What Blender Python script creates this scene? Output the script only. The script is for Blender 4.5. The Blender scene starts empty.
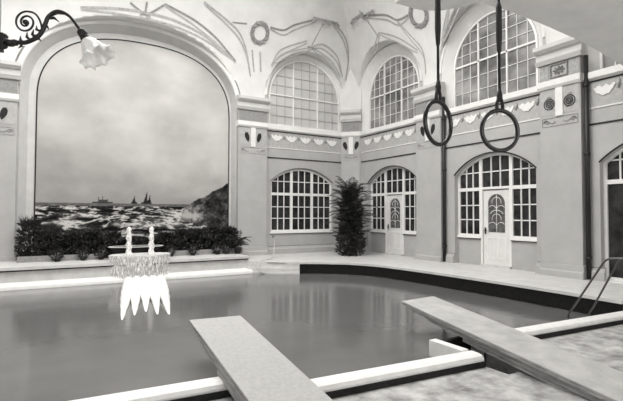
import bpy, bmesh, math, random
from mathutils import Vector, Matrix, noise
from mathutils.geometry import tessellate_polygon
random.seed(7)
PI = math.pi
S = bpy.context.scene
COL = S.collection

# ------------------------------------------------------------------ materials
def mat(name, col, rough=0.8, var=0.0, scale=6.0, bump=0.0, bscale=60.0, spec=0.3, metal=0.0, col2=None, stretch=None, detail=5.0):
    m = bpy.data.materials.new(name); m.use_nodes = True
    nt = m.node_tree; b = nt.nodes['Principled BSDF']
    if not isinstance(col, (tuple, list)): col = (col, col*.99, col*.975)
    b.inputs['Base Color'].default_value = (*col, 1)
    b.inputs['Roughness'].default_value = rough
    b.inputs['Metallic'].default_value = metal
    b.inputs['Specular IOR Level'].default_value = spec
    tc = nt.nodes.new('ShaderNodeTexCoord')
    src = tc.outputs['Object']
    if stretch:
        mp = nt.nodes.new('ShaderNodeMapping'); mp.inputs['Scale'].default_value = stretch
        nt.links.new(src, mp.inputs['Vector']); src = mp.outputs['Vector']
    if var > 0 or col2 is not None:
        n = nt.nodes.new('ShaderNodeTexNoise'); n.inputs['Scale'].default_value = scale; n.inputs['Detail'].default_value = detail
        n.inputs['Roughness'].default_value = .6
        nt.links.new(src, n.inputs['Vector'])
        r = nt.nodes.new('ShaderNodeValToRGB')
        c2 = col2 if col2 is not None else None
        if c2 is None:
            a = tuple(c*(1-var) for c in col); d = tuple(min(1, c*(1+var)) for c in col)
        else:
            if not isinstance(c2, (tuple, list)): c2 = (c2, c2*.99, c2*.975)
            a = c2; d = col
        r.color_ramp.elements[0].position = .32; r.color_ramp.elements[1].position = .68
        r.color_ramp.elements[0].color = (*a, 1); r.color_ramp.elements[1].color = (*d, 1)
        nt.links.new(n.outputs['Fac'], r.inputs['Fac']); nt.links.new(r.outputs['Color'], b.inputs['Base Color'])
    if bump > 0:
        n2 = nt.nodes.new('ShaderNodeTexNoise'); n2.inputs['Scale'].default_value = bscale; n2.inputs['Detail'].default_value = 3
        nt.links.new(src, n2.inputs['Vector'])
        bp = nt.nodes.new('ShaderNodeBump'); bp.inputs['Strength'].default_value = bump; bp.inputs['Distance'].default_value = .02
        nt.links.new(n2.outputs['Fac'], bp.inputs['Height']); nt.links.new(bp.outputs['Normal'], b.inputs['Normal'])
    return m

M = {}
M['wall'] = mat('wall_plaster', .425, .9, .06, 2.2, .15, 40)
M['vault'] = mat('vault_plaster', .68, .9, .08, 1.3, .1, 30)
M['cap'] = mat('capital_plaster', .56, .85, .06, 3)
M['white'] = mat('white_stucco', .74, .85, .05, 3)
M['grey'] = mat('grey_panel', .27, .9, .18, 14)
M['frieze'] = mat('frieze_ground', .42, .9, .12, 9)
M['dark'] = mat('dark_paint_and_shade', .018, .7, .2, 8)
M['ornament'] = mat('grey_line_paint_and_shade', .22, .9, .3, 18)
M['ornament_lt'] = mat('pale_line_paint', .36, .9, .25, 18)
M['frame'] = mat('white_painted_wood', .78, .55, .04, 5)
M['door'] = mat('door_paint', .70, .5, .05, 4)
M['pane'] = mat('dark_pane', .03, .12, .0, 3, spec=.5, col2=.012)
M['pane_lower'] = mat('lower_pane', .045, .14, .0, 3.3, spec=.3, col2=.008)
M['pane_mid'] = mat('grey_pane', .36, .2, .0, 1.3, spec=.5, col2=.07, detail=2)
M['door_glass'] = mat('door_glass', .16, .2, .0, 5, spec=.5, col2=.06)
M['strand'] = mat('vault_line_paint', .40, .9, .2, 12)
M['strand_dk'] = mat('vault_dark_line_paint', .27, .9, .25, 12)
M['bar_grey'] = mat('grey_glazing_bar', .42, .6, .05, 5)
M['pane_light'] = mat('frosted_pane', .56, .4, .0, 1.2, spec=.4, col2=.47)
M['marble'] = mat('deck_marble', .60, .45, .10, 3.0, spec=.4)
M['ledge'] = mat('ledge_stone', .58, .6, .10, 4)
M['rim'] = mat('white_rim_stone', .72, .5, .05, 5)
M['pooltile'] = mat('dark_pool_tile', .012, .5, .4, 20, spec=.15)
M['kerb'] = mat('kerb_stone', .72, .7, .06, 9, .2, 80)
M['kerbside'] = mat('kerb_shade', .014, .8, .4, 12)  # near-black colour carries the shade of the kerb side and the pit
M['neardeck'] = mat('worn_deck_stone', .54, .75, .0, 3.6, .4, 30, col2=.17, detail=10)
M['mat'] = mat('coir_board_cover', .43, .95, .10, 25, .5, 160)
M['mat2'] = mat('worn_board_cover', .50, .95, .0, 3.2, .5, 120, col2=.36)
M['wood'] = mat('old_board_wood', .30, .8, .35, 5, .3, 20, stretch=(8, .6, 8))
M['iron'] = mat('wrought_iron', .02, .45, .3, 30, spec=.5, metal=.3)
M['leather'] = mat('dark_leather', .018, .6, .3, 30)
M['ring'] = mat('ring_leather', .008, .25, .2, 30, spec=.5)
M['steel'] = mat('steel_tube', .12, .3, .1, 20, metal=.8)
M['leaf'] = mat('hedge_leaf', .04, .7, .0, 4, col2=.012)
M['palm'] = mat('palm_leaf', .065, .65, .0, 3, col2=.015)
M['pot'] = mat('dark_plant_pot', .03, .7, .2, 10)
M['soffit'] = mat('soffit_plaster', .80, .9, .05, 3, .1, 60)
M['outer'] = mat('outer_plaster', .30, .9, .05, 2)
M['hose'] = mat('pale_hose', .55, .5, .1, 20)
M['canvas_line'] = mat('canvas_edge', .02, .8)

# opal lamp shade
m = mat('opal_glass', .80, .25, .0, 5, spec=.5); M['opal'] = m
m.node_tree.nodes['Principled BSDF'].inputs['Emission Color'].default_value = (1, .99, .95, 1)
m.node_tree.nodes['Principled BSDF'].inputs['Emission Strength'].default_value = .06

# falling water
m = mat('falling_water', .95, .35, .0, 5, spec=.5); M['fall'] = m
nt = m.node_tree; b = nt.nodes['Principled BSDF']
tc = nt.nodes['Texture Coordinate'] if 'Texture Coordinate' in nt.nodes else nt.nodes.new('ShaderNodeTexCoord')
def fallmat(name, lo, hi, sc, stretch):
    m = mat(name, .96, .4, spec=.5); nt = m.node_tree; b = nt.nodes['Principled BSDF']
    tc = [n for n in nt.nodes if n.type == 'TEX_COORD'][0]
    mp = nt.nodes.new('ShaderNodeMapping'); mp.inputs['Scale'].default_value = stretch
    n = nt.nodes.new('ShaderNodeTexNoise'); n.inputs['Scale'].default_value = sc; n.inputs['Detail'].default_value = 4
    r = nt.nodes.new('ShaderNodeValToRGB')
    r.color_ramp.elements[0].position = .35; r.color_ramp.elements[1].position = .68
    r.color_ramp.elements[0].color = (lo,)*3+(1,); r.color_ramp.elements[1].color = (hi,)*3+(1,)
    nt.links.new(tc.outputs['Object'], mp.inputs['Vector']); nt.links.new(mp.outputs['Vector'], n.inputs['Vector'])
    nt.links.new(n.outputs['Fac'], r.inputs['Fac']); nt.links.new(r.outputs['Color'], b.inputs['Alpha'])
    return m
M['fall'] = fallmat('white_fall_and_reflection', .8, 1., 6, (5, 1, .6))
M['veil'] = fallmat('thin_water_veil', .12, .85, 7, (4, 1, 1.2))
M['jet'] = fallmat('jet_water', .45, 1., 14, (2, 2, 1))

# pool water
m = mat('pool_water', .125, .13, .10, 1.1, spec=.45); M['water'] = m
nt = m.node_tree; b = nt.nodes['Principled BSDF']
tc = [n for n in nt.nodes if n.type == 'TEX_COORD'][0]
n = nt.nodes.new('ShaderNodeTexNoise'); n.inputs['Scale'].default_value = 5; n.inputs['Detail'].default_value = 4
bp = nt.nodes.new('ShaderNodeBump'); bp.inputs['Strength'].default_value = .10; bp.inputs['Distance'].default_value = .02
nt.links.new(tc.outputs['Object'], n.inputs['Vector']); nt.links.new(n.outputs['Fac'], bp.inputs['Height']); nt.links.new(bp.outputs['Normal'], b.inputs['Normal'])

# ------------------------------------------------------------------ helpers
def tag(o, label=None, cat=None, group=None, kind=None):
    if label: o['label'] = label
    if cat: o['category'] = cat
    if group: o['group'] = group
    if kind: o['kind'] = kind
    return o

def empty(name, loc, label, cat, group=None):
    o = bpy.data.objects.new(name, None); COL.objects.link(o); o.location = loc; o.empty_display_size = .1
    tag(o, label, cat, group); return o

class MB:
    def __init__(s): s.v = []; s.f = []; s.smooth = []
    def face(s, pts, sm=False):
        i = len(s.v); s.v += [Vector(p) for p in pts]; s.f.append(list(range(i, i+len(pts)))); s.smooth.append(sm)
    def raw(s, vs, fs, sm=False):
        i = len(s.v); s.v += [Vector(p) for p in vs]
        for f in fs: s.f.append([k+i for k in f]); s.smooth.append(sm)
    def slab(s, outline, holes, fn, d0, d1):
        """polygon with holes in (u,v), thickness d0..d1 through fn(u,v,d)"""
        loops = [outline] + list(holes)
        tri = tessellate_polygon([[Vector((u, v, 0)) for u, v in l] for l in loops])
        flat = [p for l in loops for p in l]; n = len(flat)
        vs = [fn(u, v, d0) for u, v in flat] + [fn(u, v, d1) for u, v in flat]
        fs = [list(t) for t in tri] + [[k+n for k in reversed(t)] for t in tri]
        k = 0
        for l in loops:
            for a in range(len(l)):
                b_ = (a+1) % len(l); fs.append([k+a, k+b_, k+b_+n, k+a+n])
            k += len(l)
        s.raw(vs, fs)
    def boxf(s, fn, u0, u1, v0, v1, d0, d1):
        s.slab([(u0, v0), (u1, v0), (u1, v1), (u0, v1)], [], fn, d0, d1)
    def box(s, x0, x1, y0, y1, z0, z1):
        s.slab([(x0, y0), (x1, y0), (x1, y1), (x0, y1)], [], lambda u, v, d: (u, v, d), z0, z1)
    def tube(s, pts, r, n=10, closed=False, caps=True):
        pts = [Vector(p) for p in pts]; N = len(pts)
        rs = r if isinstance(r, (list, tuple)) else [r]*N
        up = None; vs = []
        for i, p in enumerate(pts):
            if closed: t = pts[(i+1) % N]-pts[i-1]
            else: t = pts[min(i+1, N-1)]-pts[max(i-1, 0)]
            t.normalize()
            if up is None:
                up = Vector((0, 0, 1)) if abs(t.z) < .9 else Vector((1, 0, 0))
            a = t.cross(up); a.normalize(); b_ = t.cross(a); b_.normalize(); up = -b_
            for k in range(n):
                q = 2*PI*k/n; vs.append(p+a*math.cos(q)*rs[i]-b_*math.sin(q)*rs[i])
        fs = []
        for i in range(N if closed else N-1):
            j = (i+1) % N
            for k in range(n):
                k2 = (k+1) % n; fs.append([i*n+k, i*n+k2, j*n+k2, j*n+k])
        if not closed and caps:
            fs.append(list(range(n))); fs.append([(N-1)*n+k for k in range(n)])
        s.raw(vs, fs, True)
    def lathe(s, prof, c=(0, 0, 0), n=24, a0=0, a1=2*PI, sx=1, sy=1):
        full = abs(a1-a0-2*PI) < 1e-6; m_ = n if full else n+1; vs = []
        for r, z in prof:
            for k in range(m_):
                q = a0+(a1-a0)*k/n; vs.append((c[0]+r*math.cos(q)*sx, c[1]+r*math.sin(q)*sy, c[2]+z))
        fs = []
        for i in range(len(prof)-1):
            for k in range(n):
                k2 = (k+1) % m_; fs.append([i*m_+k, i*m_+k2, (i+1)*m_+k2, (i+1)*m_+k])
        s.raw(vs, fs, True)
    def build(s, name, material, parent=None, weld=True, kind=None, recalc=True):
        me = bpy.data.meshes.new(name); bm = bmesh.new()
        vv = [bm.verts.new(v) for v in s.v]
        for f, sm in zip(s.f, s.smooth):
            try:
                ff = bm.faces.new([vv[k] for k in f]); ff.smooth = sm
            except ValueError: pass
        if weld: bmesh.ops.remove_doubles(bm, verts=bm.verts, dist=1e-5)
        if recalc: bmesh.ops.recalc_face_normals(bm, faces=bm.faces)
        if parent is not None:
            inv = parent.matrix_basis.inverted()
            bm.transform(inv)
        bm.to_mesh(me); bm.free(); me.materials.append(material)
        o = bpy.data.objects.new(name, me); COL.objects.link(o)
        if parent is not None: o.parent = parent
        if kind: o['kind'] = kind
        return o

def struct(name, mb, material, parent=None, weld=True):
    return mb.build(name, material, parent, weld, kind='structure' if parent is None else None)

# wall mappings: (u along wall, v height, d depth into the wall)
XR, YB = 10.8, 15.0
def fR(u, v, d): return (XR+d, u, v)
def fB(u, v, d): return (u, YB+d, v)
# chamfered corner frame
CA, CB = Vector((10.22, 15.0, 0)), Vector((10.8, 14.38, 0))
cdir = (CB-CA).normalized(); cn = Vector((cdir.y*-1, cdir.x, 0))   # outwards
if cn.x < 0: cn = -cn
CLEN = (CB-CA).length
def fC(u, v, d):
    p = CA+cdir*u+cn*d; return (p.x, p.y, v)
COVE0, COVER = 5.7, 5.0
def cove(z):
    if z <= COVE0: return 0.
    return COVER-math.sqrt(max(0, COVER**2-(min(z, COVE0+COVER)-COVE0)**2))

def seg_arch(c, h, v0, vs, va, n=20):
    """opening: bottom v0, spring vs, apex va, segmental; anticlockwise from bottom left"""
    r = (h*h+(va-vs)**2)/(2*(va-vs)); zc = va-r; a = math.asin(min(1, h/r)); pts = [(c-h, v0), (c+h, v0)]
    if va-vs >= h-1e-6: a = PI/2; zc = vs; r = h
    for i in range(n+1):
        q = a-2*a*i/n; pts.append((c+r*math.sin(q), zc+r*math.cos(q)))
    return pts
def arch_top(c, h, vs, va, u):
    if va-vs >= h-1e-6: r, zc = h, vs
    else: r = (h*h+(va-vs)**2)/(2*(va-vs)); zc = va-r
    d = r*r-(u-c)**2
    return zc+math.sqrt(max(0, d)) if d > 0 else vs
def sup_arch(c, h, v0, vs, rise, n, e):
    pts = [(c-h, v0), (c+h, v0)]
    for i in range(n+1):
        t = PI*i/n; cx, sy = math.cos(t), math.sin(t)
        pts.append((c+h*math.copysign(abs(cx)**(2/e), cx), vs+rise*abs(sy)**(2/e)))
    return pts

# ------------------------------------------------------------------ layout of bays
BAYS = [(8.28, 1.34), (12.6, 1.37), (4.0, 1.40), (-.36, 1.34)]      # along Y on the right wall
WBAY = (8.45, 1.36)                                        # along X on the back wall
LUN = dict(z0=4.82, spring=6.0, r=1.42, R=1.70)
LC = [8.42, 12.78, 4.06, -.3]        # lunette centres along Y

# right wall with arched recesses down to the floor and lunettes
out = [(-2.6, -.4)]
for c, h in sorted(BAYS):
    a = seg_arch(c, h, -.4, 2.68, 3.24); out.append(a[0]); out += list(reversed(a[2:])); out.append(a[1])
out += [(15.3, -.4), (15.3, 9.0), (-2.6, 9.0)]
holes = [seg_arch(c, LUN['R'], LUN['z0'], LUN['spring'], LUN['spring']+LUN['R'], 36) for c in LC]
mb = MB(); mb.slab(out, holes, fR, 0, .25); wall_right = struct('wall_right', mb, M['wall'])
mb = MB(); mb.boxf(fR, -2.6, 15.6, -.4, 9.2, .62, .72); struct('wall_right_outer', mb, M['outer'])

# back wall: mural niche, window, lunette
MUR = dict(c=2.48, h=3.24, vs=5.15, rise=2.3, e=2.2)
INN = dict(c=2.60, h=2.94, vs=4.85, rise=2.22, e=2.45)
win = seg_arch(WBAY[0], WBAY[1], .78, 2.72, 3.24)
niche = sup_arch(MUR['c'], MUR['h'], .17, MUR['vs'], MUR['rise'], 60, MUR['e'])
LB = dict(c=8.62, r=1.60, R=1.70, z0=4.82, spring=5.9)
lun = seg_arch(LB['c'], LB['R'], LB['z0'], LB['spring'], LB['spring']+LB['R'], 36)
mb = MB(); mb.slab([(-5.8, -.4), (11.2, -.4), (11.2, 9.0), (-5.8, 9.0)], [win, niche, lun], fB, 0, .25)
wall_back = struct('wall_back', mb, M['wall'])
mb = MB(); mb.boxf(fB, -6, 11.6, -.4, 9.2, .6, .7); struct('wall_back_outer', mb, M['outer'])
mb = MB(); mb.boxf(fC, 0, CLEN, -.4, 5.6, 0, .2); wall_corner = struct('wall_corner', mb, M['wall'])
mb = MB(); mb.boxf(fC, 0, CLEN, 5.6, 9.0, 0, .2); mb.build('corner_vaulting', M['vault'], wall_corner)
mb = MB(); mb.box(-5.9, -5.7, -2.6, 15.2, -.4, 10.2); struct('wall_left', mb, M['wall'])

# ------------------------------------------------------------------ vault
def vault_face(fn, u0, u1, archs, name, parent=None):
    """cove surface above the wall with arched penetrations; archs: list of outline point lists (curved part only)"""
    mb = MB(); zs = [COVE0+4.6*i/46 for i in range(47)]
    U = max(2, int((u1-u0)/.1)); us = [u0+(u1-u0)*i/U for i in range(U+1)]
    tops = []
    for u in us:
        t = COVE0
        for f in archs:
            r = f(u)
            if r is not None: t = max(t, r)
        tops.append(t)
    for i in range(U):
        for k in range(46):
            za, zb = zs[k], zs[k+1]
            def cl(u, tp, z): return (u, max(z, tp))
            if zb <= tops[i] and zb <= tops[i+1]: continue
            q = []
            for u, tp, z in ((us[i], tops[i], za), (us[i+1], tops[i+1], za), (us[i+1], tops[i+1], zb), (us[i], tops[i], zb)):
                zz = max(z, min(tp, 10.3)); q.append(fn(u, zz, -cove(zz)))
            mb.face(q, True)
        # intrados strip from wall plane to the cove
        a, b_ = (us[i], tops[i]), (us[i+1], tops[i+1])
        if cove(a[1]) > 0 or cove(b_[1]) > 0:
            mb.face([fn(a[0], a[1], 0), fn(b_[0], b_[1], 0), fn(b_[0], b_[1], -cove(b_[1])), fn(a[0], a[1], -cove(a[1]))], True)
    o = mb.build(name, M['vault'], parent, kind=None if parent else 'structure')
    return o
def semi(c, R, spring):
    return lambda u: spring+math.sqrt(R*R-(u-c)**2) if abs(u-c) < R else None
def sup(c, h, vs, rise, e):
    return lambda u: vs+rise*(max(0, 1-(abs(u-c)/h)**e))**(1/e) if abs(u-c) < h else None
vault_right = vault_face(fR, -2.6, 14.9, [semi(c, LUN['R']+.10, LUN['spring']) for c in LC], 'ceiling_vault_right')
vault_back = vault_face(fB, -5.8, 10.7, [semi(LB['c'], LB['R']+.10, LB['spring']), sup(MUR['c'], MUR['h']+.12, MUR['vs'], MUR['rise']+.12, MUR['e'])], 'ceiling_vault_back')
# flat top with a skylight opening
mb = MB()
mb.slab([(-6, -2.6), (11, -2.6), (11, 15.2), (-6, 15.2)], [[(-4.2, 4.6), (7.6, 4.6), (7.6, 12.6), (-4.2, 12.6)]], lambda u, v, d: (u, v, d), 9.98, 10.2)
ceiling = struct('ceiling', mb, M['vault'])

# raised white arch rims around lunettes and mural (narrow flat archivolts)
def rim(fn, path, w, d, name, material, parent):
    mb = MB(); n = len(path)
    def nrm(i):
        a = Vector(path[max(0, i-1)]); b_ = Vector(path[min(n-1, i+1)]); t = (b_-a).normalized(); return Vector((-t.y, t.x))
    O = []; I = []
    for i, p in enumerate(path):
        k = nrm(i); I.append(Vector(p)); O.append(Vector(p)+k*w)
    cen = Vector((sum(p[0] for p in path)/n, sum(p[1] for p in path)/n))
    if (O[n//2]-cen).length < (I[n//2]-cen).length:
        O = [I[i]-(O[i]-I[i]) for i in range(n)]
    for i in range(n-1):
        a, b_, c_, e_ = I[i], I[i+1], O[i+1], O[i]
        P = lambda q, dd: fn(q.x, q.y, dd)
        mb.face([P(a, -d), P(b_, -d), P(c_, -d), P(e_, -d)], True)
        mb.face([P(a, 0), P(b_, 0), P(b_, -d), P(a, -d)], True)
        mb.face([P(e_, 0), P(c_, 0), P(c_, -d), P(e_, -d)], True)
    return mb.build(name, material, parent)

# ------------------------------------------------------------------ lunette windows
def splay(fn, c, r, R, z0, spring, depth, name, parent):
    """funnel reveal from the outer arch (wall plane) to the frame arch"""
    A = seg_arch(c, R, z0, spring, spring+R, 36); B = seg_arch(c, r, z0, spring, spring+r, 36)
    mb = MB(); n = len(A)
    for i in range(1, n):
        j = (i+1) % n
        mb.face([fn(*A[i], 0.0), fn(*A[j], 0.0), fn(*B[j], depth), fn(*B[i], depth)], i > 1 and j != 0)
    mb.face([fn(*A[0], 0), fn(*A[1], 0), fn(*B[1], depth), fn(*B[0], depth)])
    return mb.build(name, M['white'], parent)

wn = [0]
def lunette(fn, c, r, z0, spring, depth, panemat, thick=.05, muntin=.017, rows_up=4, rows_lo=3, barm='frame'):
    wn[0] += 1
    w = empty('window_%d' % wn[0], fn(c, z0, depth), 'x', 'x'); del w['label']; del w['category']; w['kind'] = 'structure'
    o = seg_arch(c, r, z0, spring, spring+r, 36); i = seg_arch(c, r-.06, z0+.06, spring, spring+r-.06, 36)
    mb = MB(); mb.slab(o, [i], fn, depth-.06, depth+.03); mb.build('window_frame', M['frame'], w)
    mb = MB(); mb.slab(seg_arch(c, r-.01, z0+.01, spring, spring+r-.01, 36), [], fn, depth+.0, depth+.02); mb.build('glazing', panemat, w)
    tz = spring+.10
    maj = [c-r/3*1.02, c+r/3*1.02]
    mb = MB()
    for u in maj:
        mb.boxf(fn, u-thick/2, u+thick/2, z0+.02, arch_top(c, r-.02, spring, spring+r-.02, u), depth-.05, depth+.01)
    mb.boxf(fn, c-r+.02, c+r-.02, tz-thick/2, tz+thick/2, depth-.05, depth+.01)
    mb.build('mullion', M['frame'], w)
    mb = MB(); m_ = muntin/2
    cols = [c-r, maj[0], maj[1], c+r]
    for a, b_ in zip(cols, cols[1:]):
        for k in (1, 2):
            u = a+(b_-a)*k/3
            mb.boxf(fn, u-m_, u+m_, z0+.02, arch_top(c, r-.02, spring, spring+r-.02, u), depth-.025, depth+.01)
    for k in range(1, rows_lo):
        z = z0+(tz-z0)*k/rows_lo; mb.boxf(fn, c-r+.02, c+r-.02, z-m_, z+m_, depth-.025, depth+.01)
    for k in range(1, rows_up):
        z = tz+(spring+r-tz)*k/rows_up; hw = math.sqrt(max(0, (r-.02)**2-(z-spring)**2)) 
        mb.boxf(fn, c-hw, c+hw, z-m_, z+m_, depth-.025, depth+.01)
    mb.build('glazing_bars', M[barm], w)
    return w
for c in LC:
    splay(fR, c, LUN['r'], LUN['R'], LUN['z0'], LUN['spring'], .27, 'lunette_reveal', wall_right)
    lunette(fR, c, LUN['r'], LUN['z0'], LUN['spring'], .29, M['pane_mid'])
    a = seg_arch(c, LUN['R'], LUN['z0'], LUN['spring'], LUN['spring']+LUN['R'], 40)[2:]
    rim(fR, a, .09, .03, 'lunette_rim', M['white'], wall_right)
splay(fB, LB['c'], LB['r'], LB['R'], LB['z0'], LB['spring'], .12, 'lunette_reveal', wall_back)
lunette(fB, LB['c'], LB['r'], LB['z0'], LB['spring'], .14, M['pane_light'], thick=.04, muntin=.022, barm='bar_grey')
rim(fB, seg_arch(LB['c'], LB['R'], LB['z0'], LB['spring'], LB['spring']+LB['R'], 40)[2:], .09, .03, 'lunette_rim', M['white'], wall_back)

# ------------------------------------------------------------------ lower windows and doors
def arch_window(fn, c, h, zs, spring, apex, depth, door=None, wide=False):
    wn[0] += 1
    w = empty('window_%d' % wn[0], fn(c, zs, depth), 'x', 'x'); del w['label']; del w['category']; w['kind'] = 'structure'
    F, D = depth-.05, depth+.03
    th = 2.22                                     # transom height
    c1, c2 = c-h/3*1.0, c+h/3*1.0
    if door: c1, c2 = c-.50, c+.50
    # outer frame and heavy members
    mb = MB(); o = seg_arch(c, h, zs, spring, apex, 24); i = seg_arch(c, h-.07, zs+.07, spring-.02, apex-.07, 24)
    if door:
        # frame interrupted by the doorway
        pts = [(c-h, zs), (c1, zs), (c1, 0.0), (c1+.06, 0.0), (c1+.06, th), (c2-.06, th), (c2-.06, 0.0), (c2, 0.0), (c2, zs), (c+h, zs)] + o[2:]
        hl = [(c-h+.07, zs+.07), (c1-.05, zs+.07), (c1-.05, th-.03), (c-h+.07, th-.03)]
        hr = [(c2+.05, zs+.07), (c+h-.07, zs+.07), (c+h-.07, th-.03), (c2+.05, th-.03)]
    else:
        pts = o
        hl = [(c-h+.07, zs+.07), (c1-.05, zs+.07), (c1-.05, th-.03), (c-h+.07, th-.03)]
        hr = [(c2+.05, zs+.07), (c+h-.07, zs+.07), (c+h-.07, th-.03), (c2+.05, th-.03)]
    if wide: zs0 = zs
    hs = [hl, hr]
    if not door: hs.append([(c1+.05, zs+.07), (c2-.05, zs+.07), (c2-.05, th-.03), (c1+.05, th-.03)])
    def top_light(a, b_, n=8):
        p = [(a, th+.07), (b_, th+.07)]
        for k in range(n+1):
            u = b_+(a-b_)*k/n; p.append((u, max(th+.1, arch_top(c, h-.065, spring-.02, apex-.065, u))))
        return p
    tl = [(c-h+.07, c1-.05), (c1+.05, c2-.05), (c2+.05, c+h-.07)]
    hs += [top_light(a, b_) for a, b_ in tl]
    mb.slab(pts, hs, fn, F, D); mb.build('window_frame', M['frame'], w)
    # glass
    mb = MB()
    if door: p2 = [(c-h+.02, zs+.02), (c1-.01, zs+.02), (c1-.01, th-.01), (c2+.01, th-.01), (c2+.01, zs+.02), (c+h-.02, zs+.02)] + seg_arch(c, h-.02, zs, spring, apex-.02, 24)[2:]
    else: p2 = seg_arch(c, h-.02, zs+.02, spring, apex-.02, 24)
    mb.slab(p2, [], fn, depth, depth+.015); mb.build('glazing', M['pane_lower'], w)
    # bars
    mb = MB(); m_ = .0155
    secs = [(c-h+.07, c1-.05), (c2+.05, c+h-.07)] + ([] if door else [(c1+.05, c2-.05)])
    for a, b_ in ([] if wide else secs):
        for k in (1, 2):
            u = a+(b_-a)*k/3; mb.boxf(fn, u-m_, u+m_, zs+.06, th-.02, F+.02, depth)
            z = zs+.07+(th-.03-zs-.07)*k/3; mb.boxf(fn, a-.01, b_+.01, z-m_, z+m_, F+.02, depth)
    for a, b_ in tl:
        for k in (1, 2):
            u = a+(b_-a)*k/3; mb.boxf(fn, u-m_, u+m_, th+.06, arch_top(c, h-.05, spring-.02, apex-.05, u), F+.02, depth)
        zt = th+.07+(apex-.07-th-.07)*.5
        def half(z):
            r = (h*h+(apex-spring)**2)/(2*(apex-spring)); zc = apex-r-.06; return math.sqrt(max(0, r*r-(z-zc)**2))
        hw = half(zt)
        a2, b2 = max(a-.01, c-hw), min(b_+.01, c+hw)
        if b2 > a2: mb.boxf(fn, a2, b2, zt-m_, zt+m_, F+.02, depth)
    mb.build('glazing_bars', M['frame'], w)
    # sill
    mb = MB()
    if door:
        mb.boxf(fn, c-h, c1, zs-.05, zs, F-.05, D); mb.boxf(fn, c2, c+h, zs-.05, zs, F-.05, D)
    else: mb.boxf(fn, c-h-.03, c+h+.03, zs-.06, zs+.0, -.05, D)
    mb.build('window_sill', M['frame'], w)
    if not wide:
        mb = MB()
        if door: mb.boxf(fn, c-h, c1, zs-.075, zs-.05, F-.035, D); mb.boxf(fn, c2, c+h, zs-.075, zs-.05, F-.035, D)
        else: mb.boxf(fn, c-h-.03, c+h+.03, zs-.08, zs-.06, -.035, 0)
        mb.build('sill_drip', M['dark'], w)
    return w

dn = [0]
def make_door(fn, c, depth):
    dn[0] += 1
    d = empty('door_%d' % dn[0], fn(c, 0, depth), 'x', 'x'); del d['label']; del d['category']; d['kind'] = 'structure'
    F, D = depth-.03, depth+.02; a, b_ = c-.43, c+.43; z0, z1 = .06, 2.19
    # leaf with glazed opening (arched head) 
    op = seg_arch(c, .28, .98, 1.80, 2.08, 16)
    mb = MB(); mb.slab([(a, z0), (b_, z0), (b_, z1), (a, z1)], [op], fn, F, D); mb.build('door_leaf', M['door'], d)
    mb = MB()
    for x0, x1 in ((a+.11, c-.04), (c+.04, b_-.11)):
        mb.slab([(x0, .22), (x1, .22), (x1, .84), (x0, .84)], [[(x0+.03, .25), (x1-.03, .25), (x1-.03, .81), (x0+.03, .81)]], fn, F-.012, F)
    mb.build('door_panel', M['frame'], d)
    mb = MB(); mb.slab(seg_arch(c, .27, .99, 1.80, 2.07, 16), [], fn, depth-.004, depth+.004); mb.build('door_glass', M['door_glass'], d)
    # fish-scale tracery: overlapping rings
    mb = MB()
    def arcb(cx, cz, r, t0, t1, w=.0085):
        n = 12; P = []
        for k in range(n+1):
            t = t0+(t1-t0)*k/n; P.append((cx+r*math.cos(t), cz+r*math.sin(t)))
        P = [p for p in P if abs(p[0]-c) < .275 and .985 < p[1] < arch_top(c, .27, 1.80, 2.07, p[0])+.01]
        if len(P) > 1: mb.tube([fn(x, z, F+.01) for x, z in P], w, 6)
    for z, odd in ((1.12, 0), (1.36, 1), (1.60, 0), (1.84, 1)):
        for cx in ([c] if odd else [c-.14, c+.14]):
            arcb(cx, z, .15, -.2, PI+.2)
    arcb(c, 1.36, .26, .6, 2.54)
    mb.tube([fn(c, 1.0, F+.01), fn(c, 2.06, F+.01)], .009, 6)
    mb.build('door_tracery', M['frame'], d)
    mb = MB(); mb.tube([fn(c+.37, 1.02, F), fn(c+.37, 1.02, F-.06), fn(c+.26, 1.02, F-.065)], .013, 8)
    mb.boxf(fn, c+.345, c+.395, .93, 1.11, F-.012, F); mb.build('door_handle', M['iron'], d)
    mb = MB(); mb.boxf(fn, c-.5, c+.5, 0, .06, F-.12, D); mb.build('door_sill', M['ledge'], d)
    return d
DEP = .20
for c, h in BAYS[2:]:
    arch_window(fR, c, h, .02, 2.68, 3.24, DEP, wide=True)
for c, h in BAYS[:2]:
    arch_window(fR, c, h, .84, 2.68, 3.24, DEP, door=True)
    make_door(fR, c, DEP+.02)
    # infill wall under the side lights of the recess
    mb = MB()
    mb.boxf(fR, c-h, c-.5, -.4, .79, DEP-.04, DEP+.05); mb.boxf(fR, c+.5, c+h, -.4, .79, DEP-.04, DEP+.05)
    mb.build('recess_parapet', M['wall'], wall_right)
arch_window(fB, WBAY[0], WBAY[1], .82, 2.72, 3.22, .13)
# two little vent hooks are left out; frieze line etc below

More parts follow.
